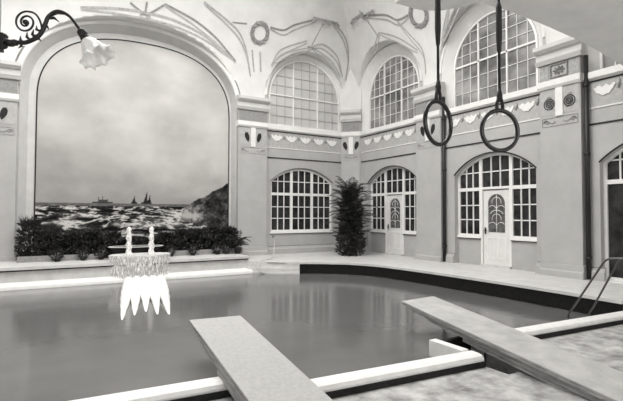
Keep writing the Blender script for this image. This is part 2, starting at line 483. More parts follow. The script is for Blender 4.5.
# ------------------------------------------------------------------ piers, caps, friezes
def profile_band(fn, u0, u1, prof, ret=True):
    """moulding: prof = [(v,d)...] extruded along u with closed ends"""
    mb = MB(); n = len(prof)
    vs = [fn(u0, v, d) for v, d in prof]+[fn(u1, v, d) for v, d in prof]
    fs = [[i, (i+1) % n, (i+1) % n+n, i+n] for i in range(n)]+[list(range(n)), [n+i for i in range(n)]]
    mb.raw(vs, fs); return mb
def pier(fn, a, b_, parent, d=.15, rosette=False):
    mb = MB(); mb.boxf(fn, a, b_, 0, 5.25, -d, 0); mb.build('pilaster', M['wall'], parent)
    # base
    mb = profile_band(fn, a-.03, b_+.03, [(0, 0), (0, -d-.06), (.14, -d-.06), (.17, -d-.03), (.3, -d-.03), (.33, 0)]); mb.build('pilaster_base', M['wall'], parent)
    # capital moulding
    mb = profile_band(fn, a-.06, b_+.06, [(5.22, 0), (5.22, -d-.06), (5.32, -d-.11), (5.34, -d-.05), (5.5, -d-.05), (5.52, -d-.12), (5.58, -d-.18), (5.68, -d-.18), (5.7, 0)])
    mb.build('pilaster_capital', M['cap'], parent)
    m_ = (a+b_)/2
    mb = MB()
    if rosette:
        for s0, s1 in ((a+.02, m_-.26), (m_+.26, b_-.02)): mb.boxf(fn, s0, s1, 4.84, 5.2, -d-.012, -d)
        mb.build('grey_block', M['ornament_lt'], parent)
        mb = MB(); mb.slab([(m_-.22, 4.85), (m_+.22, 4.85), (m_+.22, 5.19), (m_-.22, 5.19)], [[(m_-.19, 4.88), (m_+.19, 4.88), (m_+.19, 5.16), (m_-.19, 5.16)]], fn, -d-.03, -d)
        for k in range(8):
            q = k*PI/4; mb.tube([fn(m_+.02*math.cos(q), 5.02+.02*math.sin(q), -d-.01), fn(m_+.13*math.cos(q), 5.02+.1*math.sin(q), -d-.02)], [.012, .022], 6)
        mb.build('rosette', M['ornament'], parent)
    else:
        mb.boxf(fn, a+.02, b_-.02, 4.84, 5.2, -d-.012, -d); mb.build('grey_block', M['grey'], parent)
    # sill band across the pier
    mb = profile_band(fn, a-.03, b_+.03, [(4.6, 0), (4.6, -d-.04), (4.66, -d-.08), (4.8, -d-.08), (4.82, 0)]); mb.build('pier_band', M['white'], parent)
    # ornament panel: white centre strip, two dark fans, scroll panel
    mb = MB(); mb.slab([(a+.03, 3.95), (b_-.03, 3.95), (b_-.03, 4.58), (a+.03, 4.58)], [], fn, -d-.008, -d); mb.build('ornament_panel', M['frieze'], parent)
    mb = MB(); mb.boxf(fn, m_-.09, m_+.09, 3.9, 4.6, -d-.03, -d); mb.build('centre_strip', M['white'], parent)
    for s_ in (-1, 1):
        mb = MB(); c0 = m_+s_*.16
        pts = [(c0+s_*.02, 4.06), (c0+s_*.09, 4.12), (c0+s_*.15, 4.22), (c0+s_*.17, 4.33), (c0+s_*.13, 4.41), (c0+s_*.05, 4.40), (c0, 4.30), (c0-s_*.02, 4.18)]
        if s_ < 0: pts.reverse()
        mb.slab(pts, [], fn, -d-.018, -d-.004)
        mb.build('fan_ornament', M['dark'] if not rosette else M['ornament'], parent)
        if rosette:
            for rr in (.13, .08, .04):
                mb = MB(); mb.tube([fn(c0+s_*.09+rr*math.cos(q*PI/8), 4.22+rr*math.sin(q*PI/8), -d-.02) for q in range(16)], .011, 6, closed=True); mb.build('fan_scroll', M['dark'], parent)
    mb = MB(); mb.slab([(a+.06, 3.66), (b_-.06, 3.66), (b_-.06, 3.88), (a+.06, 3.88)], [[(a+.075, 3.675), (b_-.075, 3.675), (b_-.075, 3.865), (a+.075, 3.865)]], fn, -d-.01, -d)
    for s_ in (-1, 1):
        P = []
        for k in range(22):
            t = k/21*2.2*PI; r = .07*(1-k/26); P.append(fn(m_+s_*((b_-a)/2-.17)+s_*r*math.cos(t), 3.77+r*math.sin(t), -d-.012))
        mb.tube(P, .008, 5)
        mb.tube([fn(m_+s_*((b_-a)/2-.1-.3*k/8), 3.77+.04*math.sin(k/8*2*PI), -d-.012) for k in range(9)], .007, 5)
    mb.build('scroll_panel', M['ornament'] if rosette else M['ornament_lt'], parent)

PIERS_R = [(5.72, 6.72, True), (10.04, 11.14, False), (1.4, 2.4, False)]
for a, b_, r in PIERS_R: pier(fR, a, b_, wall_right, rosette=r)
PIERS_B = [(5.74, 6.86), (-1.9, -.80)]
for a, b_ in PIERS_B: pier(fB, a, b_, wall_back, d=.14)
pier(fC, .06, CLEN-.06, wall_corner, d=.06)

def bay_trim(fn, a, b_, parent, n=5, garl=True, base_only=None):
    # sill cornice
    mb = profile_band(fn, a, b_, [(4.58, 0), (4.60, -.04), (4.64, -.1), (4.78, -.1), (4.82, 0)]); mb.build('sill_cornice', M['white'], parent)
    mb = MB(); mb.boxf(fn, a, b_, 4.555, 4.595, -.02, 0); mb.build('sill_shadow_line', M['dark'], parent)  # dark strip paints the shadow under the sill
    # frieze ground
    fz = MB(); fz.boxf(fn, a+.02, b_-.02, 3.98, 4.56, -.006, 0); fo = fz.build('frieze', M['frieze'], parent)
    mb = MB(); mb.boxf(fn, a, b_, 3.94, 3.975, -.02, 0); mb.build('frieze_fillet', M['white'], parent)
    mb = MB(); mb.boxf(fn, a, b_, 3.565, 3.60, -.025, 0); mb.build('frieze_line', M['dark'], parent)
    w = (b_-a-.3)/n
    for k in range(n):
        c = a+.15+w*(k+.5); s_ = MB(); N = 10
        up = [(c-w*.40+w*.80*i/N, 4.42+.03*math.sin(i*1.9)) for i in range(N+1)]
        lo = [(c+w*.40-w*.80*i/N, 4.41-.20*math.sin(PI*i/N)**.8-.018*math.sin(i*2.3+k)) for i in range(1, N)]
        s_.slab(up+lo if False else [(x, z) for x, z in (lo[::-1]+up[::-1])], [], fn, -.03, -.004)
        s_.build('swag', M['white'], fo)
        s2 = MB()
        s2.tube([fn(c-w*.5, 4.50, -.012), fn(c-w*.5, 4.40, -.02), fn(c-w*.48, 4.30, -.012)], [.03, .045, .02], 6)
        s2.build('swag_knot', M['ornament_lt'], fo)
bay_trim(fR, 6.72, 10.04, wall_right, 5)
bay_trim(fR, 11.14, 14.38, wall_right, 5)
bay_trim(fR, 2.4, 5.72, wall_right, 5)
bay_trim(fB, 6.86, 10.22, wall_back, 5)
# plinth mouldings at the wall feet, broken by the recesses
def plinth(fn, a, b_, parent, h=.27):
    mb = profile_band(fn, a, b_, [(0, 0), (0, -.09), (h-.08, -.09), (h-.05, -.05), (h, -.04), (h+.01, 0)]); mb.build('plinth', M['wall'], parent)
    mb = MB(); mb.boxf(fn, a, b_, h+.01, h+.03, -.012, 0); mb.build('plinth_line', M['ornament'], parent)
plinth(fB, 6.86, 10.22, wall_back)
for a, b_ in ((11.14, 11.23), (13.97, 14.38), (6.72, 6.94), (9.62, 10.04), (5.3, 5.72)): plinth(fR, a, b_, wall_right)

# rims of the lower arches (shade at the soffit edge painted as a dark line)
for c, h in BAYS:
    rim(fR, seg_arch(c, h, .84, 2.68, 3.24, 30)[2:], .035, .012, 'arch_shade_line', M['dark'], wall_right)
rim(fB, seg_arch(WBAY[0], WBAY[1], .84, 2.72, 3.24, 30)[2:], .035, .012, 'arch_shade_line', M['ornament'], wall_back)

# ------------------------------------------------------------------ mural niche
mb = MB()
A = niche; 
def inner(v0, g=0.0): return sup_arch(INN['c'], INN['h']+g, v0, INN['vs'], INN['rise']+g, 60, INN['e'])
MID = sup_arch((MUR['c']+INN['c'])/2, (MUR['h']+INN['h'])/2+.02, .17, (MUR['vs']+INN['vs'])/2, (MUR['rise']+INN['rise'])/2+.03, 60, 2.3)
B = MID
for i in range(len(A)):
    j = (i+1) % len(A); mb.face([fB(*A[i], 0), fB(*A[j], 0), fB(*B[j], .34), fB(*B[i], .34)], 1 < i < len(A)-1)
mb.build('niche_reveal', M['cap'], wall_back)
mb = MB(); mb.boxf(fB, -1.2, 6.2, 0, 8.2, .34, .40); mb.build('niche_back', M['cap'], wall_back)
rim(fB, niche[2:], .16, .05, 'niche_rim', M['white'], wall_back)
rim(fB, sup_arch(MUR['c'], MUR['h']+.17, .2, MUR['vs'], MUR['rise']+.17, 60, MUR['e'])[2:], .04, .03, 'niche_rim_line', M['ornament'], wall_back)

# the sea painting: canvas with painted sky, sea, cliff and ships
mural = empty('sea_mural', (2.6, YB+.33, .17), 'large arched painting of a stormy sea with sailing ships and a rocky cliff', 'painting')
def fbm(x, y, z=0, o=4):
    s_ = 0; a = .5; f = 1
    for _ in range(o): s_ += a*noise.noise(Vector((x*f, y*f, z+_*7.3))); a *= .55; f *= 2.1
    return s_
def cliff_top(x):   # silhouette of the cliff at the right
    if x < 3.9: return -9
    pts = [(3.9, 1.66), (4.1, 1.74), (4.35, 1.95), (4.7, 2.08), (5.05, 2.32), (5.3, 2.42), (5.42, 2.52), (5.56, 2.58)]
    for (a, za), (b_, zb) in zip(pts, pts[1:]):
        if x <= b_: return za+(zb-za)*(x-a)/(b_-a)+.05*noise.noise(Vector((x*9, 0, 3)))
    return 2.58
HOR = 1.80
def paint(x, z):
    """painted albedo at canvas point"""
    ct = cliff_top(x)
    if z > HOR and z > ct:
        h = (z-HOR)/5.3
        v = .66+.13*fbm(x*.7+3, z*1.1, 1)+.05*min(1, h*2.2)
        v -= .07*math.exp(-((x-0.6)/2.0)**2-((z-2.9)/1.0)**2)
        v += .05*math.exp(-((x-2.4)/1.6)**2-((z-3.6)/.8)**2)
        v -= .05*math.exp(-((z-HOR)/.25)**2)
        # ships
        def tri(cx, b0, w, h_, lean=0):
            t = (z-b0)/h_
            return 0 <= t <= 1 and abs(x-cx-lean*t) < w*(1-t)
        if tri(2.72, 1.83, .075, .36, .05) or tri(2.84, 1.83, .06, .26, .02) or tri(2.36, 1.83, .06, .22, .03) or (abs(z-1.83) < .025 and (abs(x-2.76) < .16 or abs(x-2.38) < .09)): return .13
        if abs(z-1.825) < .022 and abs(x-1.45) < .30: return .24
        if abs(z-1.87) < .04 and abs(x-1.45) < .12: return .26
        for mx, mh in ((1.33, .2), (1.45, .24), (1.58, .14)):
            if abs(x-mx) < .014 and HOR < z < HOR+mh: return .30
        return v
    if z <= ct and x > 3.9 and z > 1.0+max(0, (5.0-x))*.25:
        v = .17+.35*fbm(x*3.2+z*2.2, z*3-x*2.2, 5)+.10*noise.noise(Vector((x*14, z*14, 2)))
        if fbm(x*2+z, z*5-x*3, 8) > .16: v += .14
        # spray at the foot
        sp = math.exp(-((x-4.15)/.42)**2-((z-1.45)/.30)**2)
        v += .75*sp*(.8+1.2*fbm(x*6, z*6, 9))
        return max(.04, min(.7, v))
    d = max(.0, HOR-z); per = 1/(.10+d)          # perspective in the painted waves
    u = x*per*.30; w_ = math.log(.10+d)*3.4
    n1 = fbm(u*2.2, w_*2.0+.35*math.sin(u*3), 11, 5)
    n2 = fbm(x*2.4+z*1.4, z*7-x, 4, 4)
    n3 = 1-abs(fbm(x*1.25+.4*z, z*4.6+.5*math.sin(x*2.0), 21, 4))*5.5
    v = .10+.62*n1+.30*n2
    if n3 > .4: v += (n3-.4)*.7
    if n3 < -.2: v -= .07
    v = v if v < .22 else v+(v-.22)*1.0
    def blob(cx, cz, sx, sz, a): return a*math.exp(-((x-cx)/sx)**2-((z-cz)/sz)**2)*(.7+1.3*fbm(x*7, z*9, 30))
    v += blob(.95, 1.43, .36, .07, .8)+blob(.45, 1.16, .45, .10, .8)+blob(3.9, 1.40, .42, .16, .8)+blob(3.2, 1.17, .75, .13, .7)+blob(2.1, 1.12, .6, .08, .6)+blob(5.0, 1.2, .4, .12, .5)
    if d < .08: v = .36+.18*n1
    return max(.02, min(.82, v*1.08-.01))
def make_canvas():
    bm = bmesh.new(); lay = bm.loops.layers.color.new('paint')
    c, h = INN['c'], INN['h']; top = sup(c, h, INN['vs'], INN['rise'], INN['e'])
    zl = [.5]; 
    while zl[-1] < 2.75: zl.append(zl[-1]+.022)
    while zl[-1] < INN['vs']+INN['rise']: zl.append(zl[-1]+.07)
    nx = 250; xs = [c-h+2*h*i/nx for i in range(nx+1)]
    grid = {}
    def V(i, k):
        if (i, k) not in grid:
            z = zl[k]; z = min(z, (top(xs[i]) or INN['vs']))
            grid[(i, k)] = (bm.verts.new((xs[i], YB+.325, z)), paint(xs[i], z))
        return grid[(i, k)]
    for i in range(nx):
        for k in range(len(zl)-1):
            t = max(top(xs[i]) or 0, top(xs[i+1]) or 0)
            if zl[k] > t: break
            q = [V(i, k), V(i+1, k), V(i+1, k+1), V(i, k+1)]
            try: f = bm.faces.new([a[0] for a in q])
            except ValueError: continue
            for l, a in zip(f.loops, q): l[lay] = (a[1], a[1]*.99, a[1]*.975, 1)
    bm.transform(mural.matrix_basis.inverted())
    me = bpy.data.meshes.new('canvas'); bm.to_mesh(me); bm.free()
    m = bpy.data.materials.new('sea_painting'); m.use_nodes = True; nt = m.node_tree; b = nt.nodes['Principled BSDF']
    at = nt.nodes.new('ShaderNodeVertexColor'); at.layer_name = 'paint'
    sp = nt.nodes.new('ShaderNodeVectorMath'); sp.operation = 'POWER' if hasattr(bpy.types, 'zzz') else 'SCALE'; sp.inputs[3].default_value = 1.0
    nt.links.new(at.outputs['Color'], sp.inputs[0]); nt.links.new(sp.outputs[0], b.inputs['Base Color'])
    b.inputs['Roughness'].default_value = .8; b.inputs['Specular IOR Level'].default_value = .2
    me.materials.append(m); o = bpy.data.objects.new('canvas', me); COL.objects.link(o); o.parent = mural
make_canvas()
mb = MB(); mb.slab(sup_arch(INN['c'], INN['h']+.035, .45, INN['vs'], INN['rise']+.035, 60, INN['e']), [sup_arch(INN['c'], INN['h'], .5, INN['vs'], INN['rise'], 60, INN['e'])], fB, .315, .338)
mb.build('picture_edge', M['canvas_line'], mural)

# ------------------------------------------------------------------ vault decoration (painted lines, wreaths, bows)
STR = [
('b', [(0.7, 7.55), (1.45, 7.69), (2.2, 7.77), (3.28, 7.76), (4.39, 7.5), (5.5, 6.96)], .035, 0), ('b', [(2.04, 7.95), (2.44, 7.75)], .03, 1), ('b', [(2.52, 8.07), (2.5, 7.75)], .03, 1), ('b', [(3.05, 8.1), (2.59, 7.75)], .03, 1),
('b', [(3.05, 8.12), (4.04, 7.87), (4.84, 7.49), (5.61, 6.89)], .03, 1), ('b', [(4.26, 8.41), (5.13, 8.07), (5.64, 7.77), (5.98, 7.26), (6.2, 6.51)], .03, 0),
('b', [(5.32, 8.05), (5.84, 8.11)], .02, 1), ('b', [(6.71, 8.16), (7.25, 8.17), (7.64, 8.4), (8.42, 8.7)], .03, 1), ('b', [(8.81, 8.79), (8.51, 7.85)], .025, 0),
('b', [(6.99, 6.95), (7.3, 7.55), (8.28, 8.01)], .025, 0), ('b', [(7.09, 7.11), (7.57, 7.5), (8.54, 7.85)], .02, 0), ('b', [(8.54, 7.85), (9.02, 8.01), (9.74, 7.71), (10.14, 7.08)], .03, 0), ('b', [(8.54, 7.85), (9.47, 7.55), (10.04, 7.06)], .02, 0),
('b', [(6.18, 7.36), (6.34, 6.64)], .03, 0), ('b', [(6.49, 7.35), (6.61, 6.68)], .03, 0), ('b', [(9.09, 8.77), (9.85, 8.4), (10.27, 7.79), (10.33, 6.96)], .03, 0),
('r', [(12.96, 8.9), (12.62, 7.9)], .03, 0), ('r', [(12.84, 8.7), (11.94, 8.43), (11.5, 8.13), (10.97, 8.1)], .035, 1), ('r', [(12.54, 8.07), (11.76, 7.66), (11.0, 7.0)], .025, 0), ('r', [(11.52, 8.11), (11.18, 7.56), (10.8, 6.96), (10.78, 6.22)], .02, 0),
('r', [(9.33, 7.84), (9.67, 7.46), (9.95, 6.98)], .03, 0), ('r', [(8.78, 7.9), (9.28, 7.6), (9.87, 7.0)], .03, 1), ('r', [(13.34, 7.5), (12.9, 7.82), (12.54, 8.06)], .025, 0)]
def smooth(pts, n=8):
    if len(pts) < 3:
        return [(pts[0][0]+(pts[1][0]-pts[0][0])*i/n, pts[0][1]+(pts[1][1]-pts[0][1])*i/n) for i in range(n+1)]
    P = [pts[0]]+list(pts)+[pts[-1]]; R_ = []
    for i in range(1, len(P)-2):
        for k in range(n):
            t = k/n; q = []
            for a in (0, 1):
                p0, p1, p2, p3 = P[i-1][a], P[i][a], P[i+1][a], P[i+2][a]
                q.append(.5*((2*p1)+(-p0+p2)*t+(2*p0-5*p1+4*p2-p3)*t*t+(-p0+3*p1-3*p2+p3)*t**3))
            R_.append(tuple(q))
    R_.append(pts[-1]); return R_
def ribbon(mb, fn, pts, w):
    """flat raised ribbon lying on the cove"""
    n = len(pts)
    for i in range(n-1):
        a, b_ = Vector(pts[i]), Vector(pts[i+1]); t = (b_-a)
        if t.length < 1e-6: continue
        t.normalize(); k = Vector((-t.y, t.x))*w
        q = [a-k, b_-k, b_+k, a+k]
        mb.face([fn(p.x, p.y, -cove(p.y)-.012) for p in q])
DARKM = M['strand_dk']; LTM = M['strand']
for w, pts, r, dk in STR:
    if len(pts) > 2:
        fn_ = fB if w == 'b' else fR; mb = MB(); q = smooth(pts); q = [(a[0]+.02, a[1]-.13*(.3+math.sin(PI*i/len(q)))) for i, a in enumerate(q)]
        ribbon(mb, fn_, q, r*.8); mb.build('painted_strand', LTM, vault_back if w == 'b' else vault_right, weld=False, recalc=False)
    mb = MB(); ribbon(mb, fB if w == 'b' else fR, smooth(pts), r); mb.build('painted_strand', DARKM if dk else LTM, vault_back if w == 'b' else vault_right, weld=False, recalc=False)
def wreath(fn, u, v, R_, parent):
    mb = MB()
    mb.raw([fn(u+R_*math.cos(q*PI/12)*s_, v+R_*math.sin(q*PI/12)*s_, -cove(v+R_*math.sin(q*PI/12)*s_)-.02) for q in range(24) for s_ in (1, .62)],
           [[2*i, 2*i+1, (2*i+3) % 48, (2*i+2) % 48] for i in range(24)])
    o = mb.build('painted_wreath', DARKM, parent)
    mb = MB()
    for k in range(34):
        q = k*2*PI/34+.1; r = R_*(.83+.1*((k*7) % 3-1)); cu, cv = u+r*math.cos(q), v+r*math.sin(q)
        mb.lathe([(0, -.02), (.04, 0), (0, .02)], (0, 0, 0), 6) if False else None
        l = .055; mb.face([fn(cu+l*math.cos(q+a), cv+l*math.sin(q+a), -cove(cv)-.03) for a in (0, 1.2, 2.6, 4.4)])
    mb.build('wreath_leaves', DARKM, o, weld=False, recalc=False)
wreath(fB, 6.37, 7.92, .36, vault_back); wreath(fR, 10.57, 7.97, .40, vault_right)
def bow(fn, u, v, parent, s_=1):
    mb = MB()
    for du, dv, r in ((-.22, .02, .15), (.2, .06, .15), (0, 0, .1), (-.32, -.12, .08), (.33, -.1, .09), (-.12, .14, .09), (.12, -.14, .08)):
        n = 9; mb.face([fn(u+s_*(du+r*math.cos(2*PI*k/n)*(1+.3*math.sin(k*2.5))), v+s_*(dv+r*.7*math.sin(2*PI*k/n)), -cove(v)-.02) for k in range(n)])
    mb.build('painted_bow', DARKM, parent, weld=False, recalc=False)
bow(fB, 8.62, 8.74, vault_back); bow(fB, 9.1, 8.75, vault_back, .8); bow(fR, 13.2, 8.8, vault_right); bow(fR, 12.6, 8.72, vault_right, .8); bow(fB, 2.5, 7.74, vault_back, .4); bow(fB, 8.5, 7.83, vault_back, .4)

# ------------------------------------------------------------------ near gallery and annex
# gallery with a shallow arched soffit edge
E_ = [(3.06, 3.69), (3.41, 3.70), (3.71, 3.76), (4.04, 3.88), (4.35, 4.01), (4.95, 4.05), (5.68, 4.03), (6.52, 3.99), (7.06, 3.93), (7.64, 3.85), (8.6, 3.72), (9.7, 3.5), (10.8, 3.2)]
mb = MB(); mb.slab(E_+[(10.8, 5.0), (3.06, 5.0)], [], lambda u, v, d: (u, d, v), -2.4, 3.5)
struct('ceiling_gallery', mb, M['soffit'])
mb = MB(); mb.slab([(-5.8, 5.0), (10.8, 5.0), (10.8, 10.1), (-5.8, 10.1)], [], lambda u, v, d: (u, d, v), 2.3, 2.5); struct('wall_near_upper', mb, M['wall'])
mb = MB(); mb.box(-5.8, 3.06, -2.4, 2.5, 4.85, 5.0); struct('ceiling_annex', mb, M['soffit'])
mb = MB()
mb.slab([(-5.8, -.4), (10.8, -.4), (10.8, 5.0), (-5.8, 5.0)], [[(-4.6, .9), (-1.0, .9), (-1.0, 3.6), (-4.6, 3.6)], [(.4, .9), (4.2, .9), (4.2, 3.4), (.4, 3.4)], [(5.4, .9), (9.4, .9), (9.4, 3.3), (5.4, 3.3)]], lambda u, v, d: (u, d, v), -2.6, -2.4)  # unseen window openings added to let daylight into the annex
struct('wall_front', mb, M['wall'])
# pillar carrying the lamp, at the left of the viewpoint
mb = MB(); mb.box(-.36, -.24, 2.79, 2.91, -.29, 4.85); mb.box(-.40, -.22, 2.76, 2.94, -.29, -.05)
pil = struct('wall_pillar', mb, M['wall'])

# ------------------------------------------------------------------ floors, pool edge
POLY = [(6.68, 12.03), (6.9, 11.98), (7.3, 11.75), (7.9, 11.2), (8.2, 10.72), (8.38, 10.2), (8.5, 9.4), (8.6, 8.2), (8.66, 6.5), (8.66, 5.1), (8.60, 3.97)]
mb = MB()
deck = [(5.4, 13.1), (5.85, 12.62), (6.3, 12.2)] + POLY + [(11.1, 3.97), (11.1, 15.2), (5.4, 15.2)]
mb.slab(deck, [], lambda u, v, d: (u, v, d), -.06, 0.0); floor_ = struct('floor', mb, M['marble'])
# nosing line of the coping
def offs(pts, o):
    R_ = []
    for i, p in enumerate(pts):
        a = Vector(pts[max(0, i-1)]); b_ = Vector(pts[min(len(pts)-1, i+1)]); t = (b_-a).normalized(); n = Vector((-t.y, t.x)); R_.append((p[0]+n.x*o, p[1]+n.y*o))
    return R_
for oo in (.42,):
    q = offs(POLY, oo); mb = MB()
    for i in range(len(q)-1):
        a, b_ = q[i], q[i+1]; a2, b2 = offs(POLY, oo+.03)[i], offs(POLY, oo+.03)[i+1]
        mb.face([(a[0], a[1], .004), (b_[0], b_[1], .004), (b2[0], b2[1], .004), (a2[0], a2[1], .004)])
    mb.build('coping_joint', M['ornament_lt'], floor_)
q = offs(POLY, -.03); mb = MB()
mb.slab(q+list(reversed(offs(POLY, .42))), [], lambda u, v, d: (u, v, d), -.05, .008); mb.build('coping', M['marble'], floor_)
# dark tiled wall on the right of the pool
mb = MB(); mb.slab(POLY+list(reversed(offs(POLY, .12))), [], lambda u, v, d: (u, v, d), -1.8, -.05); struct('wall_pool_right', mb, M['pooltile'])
# white wall between ledge and dark recess, in two tiers
mb = MB()
w1 = [(5.38, 13.1), (5.85, 12.62), (6.3, 12.2), (6.66, 12.02)]
mb.slab(w1+[(6.72, 12.3), (5.5, 13.4)], [], lambda u, v, d: (u, v, d), -1.6, .01)
mb.slab(offs(w1, -.07)+[(6.66, 12.1), (5.5, 13.3)], [], lambda u, v, d: (u, v, d), -1.6, -.17)
mb.slab(offs(w1, -.12)+[(6.66, 12.1), (5.5, 13.3)], [], lambda u, v, d: (u, v, d), -1.6, -.30)
struct('wall_pool_corner', mb, M['ledge'])
# planted ledge under the mural
mb = MB(); mb.slab([(-.4, -1.8), (.13, -1.8), (.13, .11), (.10, .11), (.10, .13), (.17, .17)][:0] or [(13.1, -1.8), (15.3, -1.8), (15.3, .09), (13.1, .09)], [], lambda u, v, d: (d, u, v), -5.7, 5.42); struct('floor_ledge', mb, M['ledge'])
mb = MB(); mb.slab([(13.03, .10), (15.3, .10), (15.3, .17), (13.03, .17)], [], lambda u, v, d: (d, u, v), -5.7, 5.45); struct('trim_1', mb, M['marble'])
mb = MB(); mb.slab([(13.08, .062), (13.12, .062), (13.12, .1), (13.08, .1)], [], lambda u, v, d: (d, u, v), -5.7, 5.43); struct('trim_2', mb, M['dark'])
mb = MB()
prof = [(13.1, -1.0), (12.80, -1.0), (12.80, -.33), (12.82, -.27), (12.88, -.235), (12.97, -.22), (13.1, -.2)]
mb.slab(prof, [], lambda u, v, d: (d, u, v), -5.7, 5.45); struct('trim_3', mb, M['rim'])

# near pool kerb with a recess between the boards
def kerb_piece(a, b_, back, name, w=.26, ret=False):
    (x0, y0), (x1, y1) = a, b_
    d = Vector((x1-x0, y1-y0)).normalized(); n = Vector((d.y, -d.x))       # towards viewer side
    if ret: n = back
    prof = [(0, -1.8), (0, -.19), (.03, -.155), (.07, -.15), (w-.07, -.15), (w-.02, -.165), (w, -.20), (w, -.21)]
    mb = MB(); N = len(prof)
    P = lambda x, y, k: (x+n.x*prof[k][0], y+n.y*prof[k][0], prof[k][1])
    vs = [P(x0, y0, k) for k in range(N)]+[P(x1, y1, k) for k in range(N)]
    vs += [(x0+n.x*w, y0+n.y*w, -1.8), (x1+n.x*w, y1+n.y*w, -1.8)]
    fs = [[k, k+1, k+1+N, k+N] for k in range(N-1)]+[[N-1, 2*N, 2*N+1, 2*N-1]]+[list(range(N))+[2*N], [k+N for k in range(N)]+[2*N+1]]
    mb.raw(vs, fs); o = struct(name, mb, M['kerb'])
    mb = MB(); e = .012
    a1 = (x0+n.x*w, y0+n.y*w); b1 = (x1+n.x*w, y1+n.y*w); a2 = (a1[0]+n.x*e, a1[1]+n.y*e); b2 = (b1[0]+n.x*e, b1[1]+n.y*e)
    mb.slab([a1, b1, b2, a2], [], lambda u, v, d: (u, v, d), -1., -.222); mb.build('kerb_side_shade', M['kerbside'], o)  # dark facing paints the shade on the near side of the kerb
kerb_piece((-5.7, 4.94), (2.0, 4.42), None, 'trim_4', w=.24)
kerb_piece((1.9, 3.955), (4.45, 3.76), None, 'trim_5', w=.24)
kerb_piece((5.02, 4.215), (8.75, 3.95), None, 'trim_6', w=.24)
mb = MB(); mb.slab([(4.33, 3.775), (4.45, 3.765), (4.45, 4.30), (4.33, 4.30)], [], lambda u, v, d: (u, v, d), -1.8, -.15); struct('trim_7', mb, M['kerb'])
mb = MB(); mb.box(4.45, 5.02, 4.20, 4.28, -1.8, -.17); mb.box(4.40, 5.06, 3.1, 4.2, -.68, -.60); mb.box(1.70, 1.9, 3.7, 4.4, -1.8, -.29); struct('trim_pit_shade', mb, M['kerbside'])  # dark pit added in place of the shadow under the right board
# near deck
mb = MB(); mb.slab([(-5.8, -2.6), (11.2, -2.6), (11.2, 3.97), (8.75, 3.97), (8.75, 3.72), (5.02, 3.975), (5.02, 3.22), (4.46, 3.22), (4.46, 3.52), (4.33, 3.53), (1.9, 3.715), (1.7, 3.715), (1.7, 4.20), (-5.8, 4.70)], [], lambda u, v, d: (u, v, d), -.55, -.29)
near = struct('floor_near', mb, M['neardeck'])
mb = MB()
for y in (3.2, 2.35, 1.5): mb.box(-5.5, 10.8, y, y+.007, -.291, -.2885)
for k in range(-4, 12): mb.box(k*.85, k*.85+.007, -2.3, 3.5, -.291, -.2887)
mb.build('deck_joint', M['ornament_lt'], near)

# pool basin and water
mb = MB(); mb.box(-5.8, 8.8, 3.6, 13.3, -1.9, -1.8); struct('floor_pool', mb, M['pooltile'])
mb = MB()
wp = [(-5.7, 4.88), (2.0, 4.38), (2.1, 3.90), (4.32, 3.78), (4.32, 4.31), (5.03, 4.31), (5.03, 4.22), (8.62, 3.95)] + list(reversed([(x+.03, y) for x, y in POLY[:-1]])) + [(6.6, 12.2), (5.4, 13.2), (-5.7, 13.2)]
mb.slab(wp, [], lambda u, v, d: (u, v, d), -.36, -.35)
w = mb.build('pool_water', M['water']); tag(w, 'still dark grey water filling the swimming pool', 'water', kind='stuff')

# ------------------------------------------------------------------ pipes on the right wall
def pipe(y, label, top=5.2):
    o = empty('downpipe', (XR-.09, y, .02), label, 'pipe', 'dark pipes beside the right wall piers')
    mb = MB(); mb.tube([(XR-.09, y, .02), (XR-.09, y, top)], .05, 12); mb.build('tube', M['iron'], o)
    for z in (.5, 2.9, 4.5):
        mb = MB(); mb.tube([(XR-.09, y, z-.03), (XR-.09, y, z+.03)], .062, 12); mb.box(XR-.09, XR, y-.02, y+.02, z-.02, z+.02); mb.build('pipe_clip', M['iron'], o)
pipe(9.96, 'dark vertical pipe beside the pier between the two glazed doors')
pipe(5.62, 'dark vertical pipe beside the pier nearest the right edge')

# ------------------------------------------------------------------ diving boards
def board(name, label, a, b_, dr, L, mtop, layers, side_mat):
    """a,b_ = far corners of the top; dr = direction towards the viewer (unit y), L length"""
    a, b_ = Vector(a), Vector(b_)
    cen = (a+b_)/2
    o = empty(name, (cen.x-dr.x*0, cen.y, -.38), label, 'diving board', 'two diving boards')
    n = dr.cross(b_-a).normalized()
    if n.z > 0: n = -n
    def prism(s0, s1, ins, t0, t1):
        mb = MB(); w = (b_-a).normalized()
        A, B_ = a+w*ins, b_-w*ins
        q = [A+dr*s0, B_+dr*s0, B_+dr*s1, A+dr*s1]
        vs = [p+n*t0 for p in q]+[p+n*t1 for p in q]
        mb.raw(vs, [[0, 1, 2, 3], [4, 5, 6, 7], [0, 1, 5, 4], [1, 2, 6, 5], [2, 3, 7, 6], [3, 0, 4, 7]]); return mb
    prism(0, L, 0, 0, .016).build('board_cover', mtop, o)
    for (s0, ins, t0, t1) in layers:
        prism(s0, L-.02, ins, t0, t1).build('plank', side_mat, o)
    return o, a, b_, n
dr1 = Vector((-.04, -1, -.10)).normalized()
b1, a1_, c1_, n1_ = board('diving_board', 'diving board at the left, pale evenly speckled top, nearest the viewer', (1.56, 5.69, .15), (2.21, 5.60, .15), dr1, 3.6, M['mat'],
      [(0.01, .004, .018, .05), (.35, .0, .058, .09), (.7, .008, .098, .125), (1.25, .0, .13, .17)], M['wood'])
dr2 = Vector((-.10, -1, -.10)).normalized()
